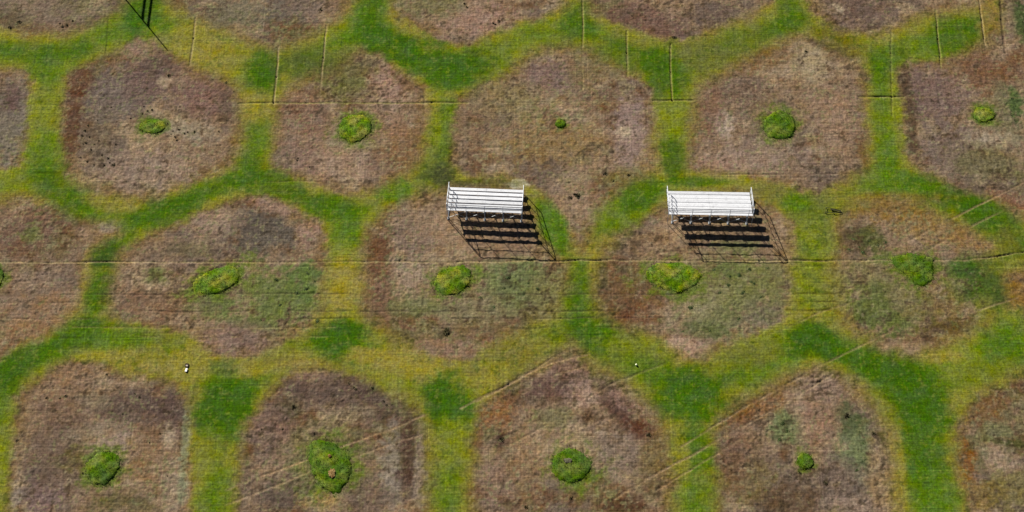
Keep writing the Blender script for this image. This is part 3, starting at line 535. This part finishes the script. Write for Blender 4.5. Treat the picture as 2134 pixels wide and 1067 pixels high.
g12 = grass_patch(688, 972, 46, 54, -5, 'tall green patch with bare sandy earth showing in its middle, lower centre left', outline=[(645,925),(665,912),(700,925),(728,945),(735,975),(725,1005),(705,1027),(690,1028),(668,1015),(650,985),(643,955)], seed=12, dome=.25, mat=GREEN2, hole=(.25, -.35, .55))
grass_patch(1190, 970, 43, 38, 0, 'round green patch with a small grey scar inside, bottom centre', outline=[(1148,965),(1158,945),(1185,932),(1215,942),(1234,962),(1230,985),(1212,1000),(1190,1008),(1165,1000),(1150,985)], seed=13, mat=GREEN2, dome=.25)
grass_patch(1678, 961, 17, 17, 0, 'small dark green ring tuft at the lower right', seed=14, mat=GREEN2, dome=.12)
# bare earth spots inside two of the patches
m, t, b = newmat('sandy_earth', rough=1, spec=.05)
rp = t.nodes.new('ShaderNodeValToRGB'); rp.color_ramp.elements[0].color = base((132, 96, 50)); rp.color_ramp.elements[1].color = base((184, 156, 104))
rp.color_ramp.elements[0].position = .35; rp.color_ramp.elements[1].position = .65
gg = t.nodes.new('ShaderNodeNewGeometry'); t.links.new(nnoise(t, gg.outputs['Position'], 3.5, 4, .7), rp.inputs[0]); t.links.new(rp.outputs[0], b.inputs['Base Color'])
EARTH = m
def heap(px, py, rx, ry, z0, label, seed, hgt=.12, mat=None):
    rnd = random.Random(seed); c = gp(px, py, z0); bm = bmesh.new(); N = 22; prev = None
    ax_ = rx / 22.5; ay_ = ry / 19.5
    rr = [1 + rnd.uniform(-.26, .2) for _ in range(N)]
    top = bm.verts.new((0, 0, hgt))
    for i in range(1, 6):
        u = i / 5; ring = [bm.verts.new((math.cos(6.283 * j / N) * ax_ * u * rr[j], math.sin(6.283 * j / N) * ay_ * u * rr[j], hgt * (1 - u * u) + rnd.uniform(-.012, .012) - (.2 if i == 5 else 0))) for j in range(N)]
        for j in range(N):
            if prev: bm.faces.new((prev[j], ring[j], ring[(j + 1) % N], prev[(j + 1) % N]))
            else: bm.faces.new((top, ring[j], ring[(j + 1) % N]))
        prev = ring
    o = link('earth_mound', bm, mat or EARTH); o.location = c; tag(o, label, 'earth mound'); return o
heap(692, 985, 9, 11, .14, 'sandy bare earth spot in the middle of the tall green patch', 3, .05)
heap(687, 950, 5, 4, .15, 'small pale earth spot above the sandy one in the tall green patch', 4, .05)
m2_, t, b = newmat('grey_clods', rough=1, color=base((120, 116, 92)), spec=.05)
heap(1183, 960, 10, 6, .14, 'grey earth scar inside the round green patch at bottom centre', 5, .05, m2_)

# ------------------------------------------------------------------ weeds
def weed_mesh(seed, n, rad, h, mat):
    rnd = random.Random(seed); bm = bmesh.new(); c0 = bm.verts.new((0, 0, .03))
    for _ in range(n):
        th = rnd.uniform(0, 6.283); u = rnd.random() ** .85 * rad
        blades(bm, u * math.cos(th), u * math.sin(th) * .9, -.03, h * rnd.uniform(.4, 1.1) * (1 - .4 * u / rad), rnd.uniform(.02, .045), rnd, 1.3)
        bm.verts.ensure_lookup_table(); bm.faces.new((c0, bm.verts[-5], bm.verts[-4]))
    me = bpy.data.meshes.new('weed_clump'); bm.to_mesh(me); bm.free(); me.materials.append(mat); return me
WM = [weed_mesh(i, 60, .27, .18, WEED) for i in range(3)]; WM2 = [weed_mesh(i + 9, 110, .36, .09, WEED2) for i in range(2)]
wr = random.Random(99)
def weed(px, py, s, label, group=None, green=False):
    c = gp(px, py); me_ = wr.choice(WM2 if green else WM)
    o = bpy.data.objects.new('weed_clump', me_); COL.objects.link(o)
    o.location = (c.x, c.y, ground_z(c.x, c.y)); o.rotation_euler = (0, 0, wr.uniform(0, 6.28)); o.scale = (s, s * wr.uniform(.75, 1), s)
    tag(o, label, 'weed', group)
SINGLES = [
 (352, 157, .8, 'dark weed clump high in the upper left dead patch, near the pole shadow tip'),
 (236, 344, 1.0, 'dark round weed near the bottom of the upper left dead patch'),
 (668, 19, 1.2, 'dark bush like weed near the top edge, left of the bright green strip'),
 (1405, 78, .9, 'dark weed at the top, right above a pale vertical trench in green grass'),
 (1680, 107, .8, 'dark weed spot in the pale top of the dead patch above the right bleacher'),
 (612, 848, .95, 'dark weed spot near the top left of the dead patch with the tall green patch'),
 (930, 693, 1.3, 'dark weed below the plump tilted green patch'),
 (931, 686, .8, 'small dark weed touching the upper side of a larger weed, centre'),
 (1204, 408, 1.1, 'larger of the dark weeds between the two bleachers', ),
 (1190, 1038, .8, 'dark weed right below the round green patch at the bottom'),
 (1096, 1057, .8, 'dark reddish weed at the bottom edge, left of the round green patch'),
 (1667, 985, .7, 'small dark weed just under the small ring tuft at lower right'),
 (970, 440, .0, ''), (1352, 906, .9, 'dark weed at the right end of the rusty stain in the lower middle patch'),
 (1045, 915, 1.1, 'dark weed on the burnt spot at the left of the lower middle patch'),
 (1820, 903, .8, 'dark weed by the right rim of the lower right dead patch'),
 (1765, 866, 1.0, 'flattened dark weed near the top of the lower right dead patch'),
 (1720, 1005, .9, 'dark weed low in the lower right dead patch, right of the ring tuft'),
 (35, 918, .6, 'tiny dark weed at the left rim of the lower left dead patch'),
]
for sgl in SINGLES:
    if sgl[2] > 0: weed(*sgl[:4])
GROUPS = [
 ('small dark weeds scattered left of the flat oval green patch', [(178,272),(172,282),(186,286),(180,296),(196,300),(190,310),(206,294),(174,300),(166,328),(180,336),(196,342),(212,322),(224,330),(228,338),(202,250),(240,300),(185,262),(216,345)], .55, False),
 ('small dark weeds round the flat oval green patch', [(300,222),(306,230),(318,228),(296,236),(350,258),(360,272),(372,270),(366,286),(384,278),(392,274),(404,274),(370,292),(356,280),(272,248),(268,258),(232,224)], .5, False),
 ('three small dark dots in a row at the top of the lower left dead patch', [(97,828),(124,829),(138,825)], .55, False),
 ('small dark weeds in the middle of the lower left dead patch', [(255,862),(282,820),(292,828),(222,779),(348,993),(312,923),(334,904),(172,985)], .5, False),
 ('small dark weeds along the top of the dead patch with the tall green patch', [(728,800),(736,806),(741,812),(775,810),(800,835),(806,842),(590,893),(655,902),(546,894)], .55, False),
 ('green weed tufts right of the widest green oval', [(1520,575),(1540,573),(1566,587),(1518,592),(1572,590),(1490,562),(1600,560),(1500,610),(1548,610),(1585,620),(1440,640),(1540,665),(1480,690),(1425,690),(1560,560)], .85, True),
 ('green weed tufts right of the slanted long green patch', [(575,580),(600,575),(640,570),(655,585),(584,634),(620,610),(640,600),(660,670),(560,600),(600,655),(545,668),(645,560)], .75, True),
 ('green weed tufts right of the plump tilted green patch', [(1060,580),(1075,575),(1100,590),(1050,600),(1090,615),(1030,640),(1120,600),(1000,620)], .75, True),
 ('dark weeds between the two bleachers', [(1196,404),(1310,366),(1262,362),(1280,376),(1190,412)], .75, False),
 ('grey green weeds on the right hand dead patch beside the long trench', [(1790,515),(1800,525),(1780,500),(1810,500),(1770,520),(1830,510),(1846,505)], .8, True),
 ('grey green weeds near the right edge of the picture', [(2112,205),(2118,222),(2108,240),(2124,240),(2114,250)], .8, True),
 ('weeds on the right side of the lower right dead patch', [(1630,880),(1640,895),(1625,915),(1790,900),(1800,925),(1795,960),(1785,980)], .75, True),
 ('dark weeds at the bottom of the top left dead patch', [(130,54),(125,48),(138,52),(40,46),(20,58),(150,44)], .75, False),
 ('small dark weeds at the right end of the second top dead patch from the centre', [(968,8),(974,14),(1028,46),(1038,42),(1032,50)], .6, False),
 ('tiny dark weeds low in the dead patch with the round bright disc', [(622,328),(645,346),(618,332)], .45, False),
 ('tiny dark weeds right of the upper left dead patch rim', [(458,275),(472,172),(488,190)], .45, False),
]
for (lab, pts, s, g) in GROUPS:
    for (x, y) in pts: weed(x + wr.uniform(-1.5, 1.5), y + wr.uniform(-1.5, 1.5), s * wr.uniform(.75, 1.2), lab, lab, g)

# ------------------------------------------------------------------ litter and fittings
WHITE = newmat('white_plastic', rough=.5, color=(.86, .84, .80, 1), spec=.4)[0]
YEL = newmat('pale_yellow_plastic', rough=.5, color=(.85, .86, .55, 1), spec=.4)[0]
CONC = newmat('pale_concrete', rough=.95, color=(.42, .36, .29, 1), spec=.1)[0]
BRN = newmat('rusty_rim', rough=.9, color=(.07, .05, .03, 1), spec=.1)[0]
DARK = newmat('dark_iron', rough=.7, metal=.2, color=(.018, .016, .015, 1), spec=.3)[0]
c = gp(388.5, 772)
bx = thing('plastic_box', 'small white plastic box lying on yellow grass below the dead patch at left', 'box', (c.x, c.y, ground_z(c.x, c.y) + .02), -.22)
bm = bmesh.new(); add_box(bm, (0, 0, .02), (.17, .34, .12), bev=.02); link('body', bm, WHITE, bx)
bm = bmesh.new(); add_box(bm, (0, 0, .088), (.18, .35, .02), bev=.006); link('lid', bm, WHITE, bx)
c = gp(389.5, 761.5)
bx = thing('valve_box', 'small earth coloured valve box sunk in the grass above the white box', 'valve box', (c.x, c.y, ground_z(c.x, c.y)), -.1)
bm = bmesh.new()
for (p, s) in (((-.13, 0, .03), (.04, .34, .12)), ((.13, 0, .03), (.04, .34, .12)), ((0, .15, .03), (.22, .04, .12)), ((0, -.15, .03), (.22, .04, .12))): add_box(bm, p, s)
link('rim', bm, BRN, bx)
bm = bmesh.new(); add_box(bm, (0, -.05, .03), (.21, .16, .07), bev=.01); link('lid', bm, CONC, bx)
c = gp(1326, 761)
bm = bmesh.new(); bmesh.ops.create_uvsphere(bm, u_segments=16, v_segments=10, radius=.095)
o = link('ball', bm, YEL, smooth=True); o.location = (c.x, c.y, ground_z(c.x, c.y) + .1); o.scale = (1, 1, .95)
tag(o, 'small pale yellow ball lying alone in the grass at lower centre', 'ball')
# low dark frame lying in the grass
c = gp(1736, 439.5)
fr = thing('iron_frame', 'low dark iron frame with half its grating left, right of the bleachers', 'iron frame', (c.x, c.y, ground_z(c.x, c.y) + .03), -.10)
bm = bmesh.new(); H_ = .09
for (p, q) in (((-.78, -.30), (-.70, .26)), ((-.70, .26), (-.2, .22)), ((-.78, -.30), (.05, -.28)), ((-.2, .22), (.72, .04)), ((.72, .04), (.74, -.10)), ((.05, -.28), (.74, -.10))):
    add_beam(bm, (*p, H_), (*q, H_), .03, .03)
for (x, y) in ((-.78, -.30), (-.70, .26), (.72, .04), (.05, -.28)): add_beam(bm, (x, y, -.1), (x, y, H_), .05, .05)
link('rim', bm, DARK, fr)
bm = bmesh.new()
for k in range(11):
    x = -.22 + k * .085
    add_beam(bm, (x, .20 - (x + .22) * .19, H_ - .02), (x, .02 - (x + .2) * .08, H_ - .02), .05, .02)
add_beam(bm, (-.22, .10, H_ - .04), (.70, -.02, H_ - .04), .06, .02)
link('grating', bm, DARK, fr)

# ------------------------------------------------------------------ pole beyond the top edge whose shadow falls in the picture
tip = gp(350, 106); HP = 7.0
bs = Vector((tip.x - SHX * HP, tip.y - SHY * HP, 0))
pl = thing('field_pole', 'tall steel pole with two side arms just beyond the top left of the field', 'pole', bs)
bm = bmesh.new(); add_bar(bm, (0, 0, -.2), (0, 0, HP), .085, 12, .06); link('mast', bm, STEEL, pl, True)
for (ax, ay) in ((299, 41), (311, 55.5)):
    g = gp(ax, ay); hh = HP - (tip - g).length / cot
    bm = bmesh.new(); add_box(bm, (0, 3.4, hh), (.17, 6.8, .12)); link('arm', bm, STEEL, pl)
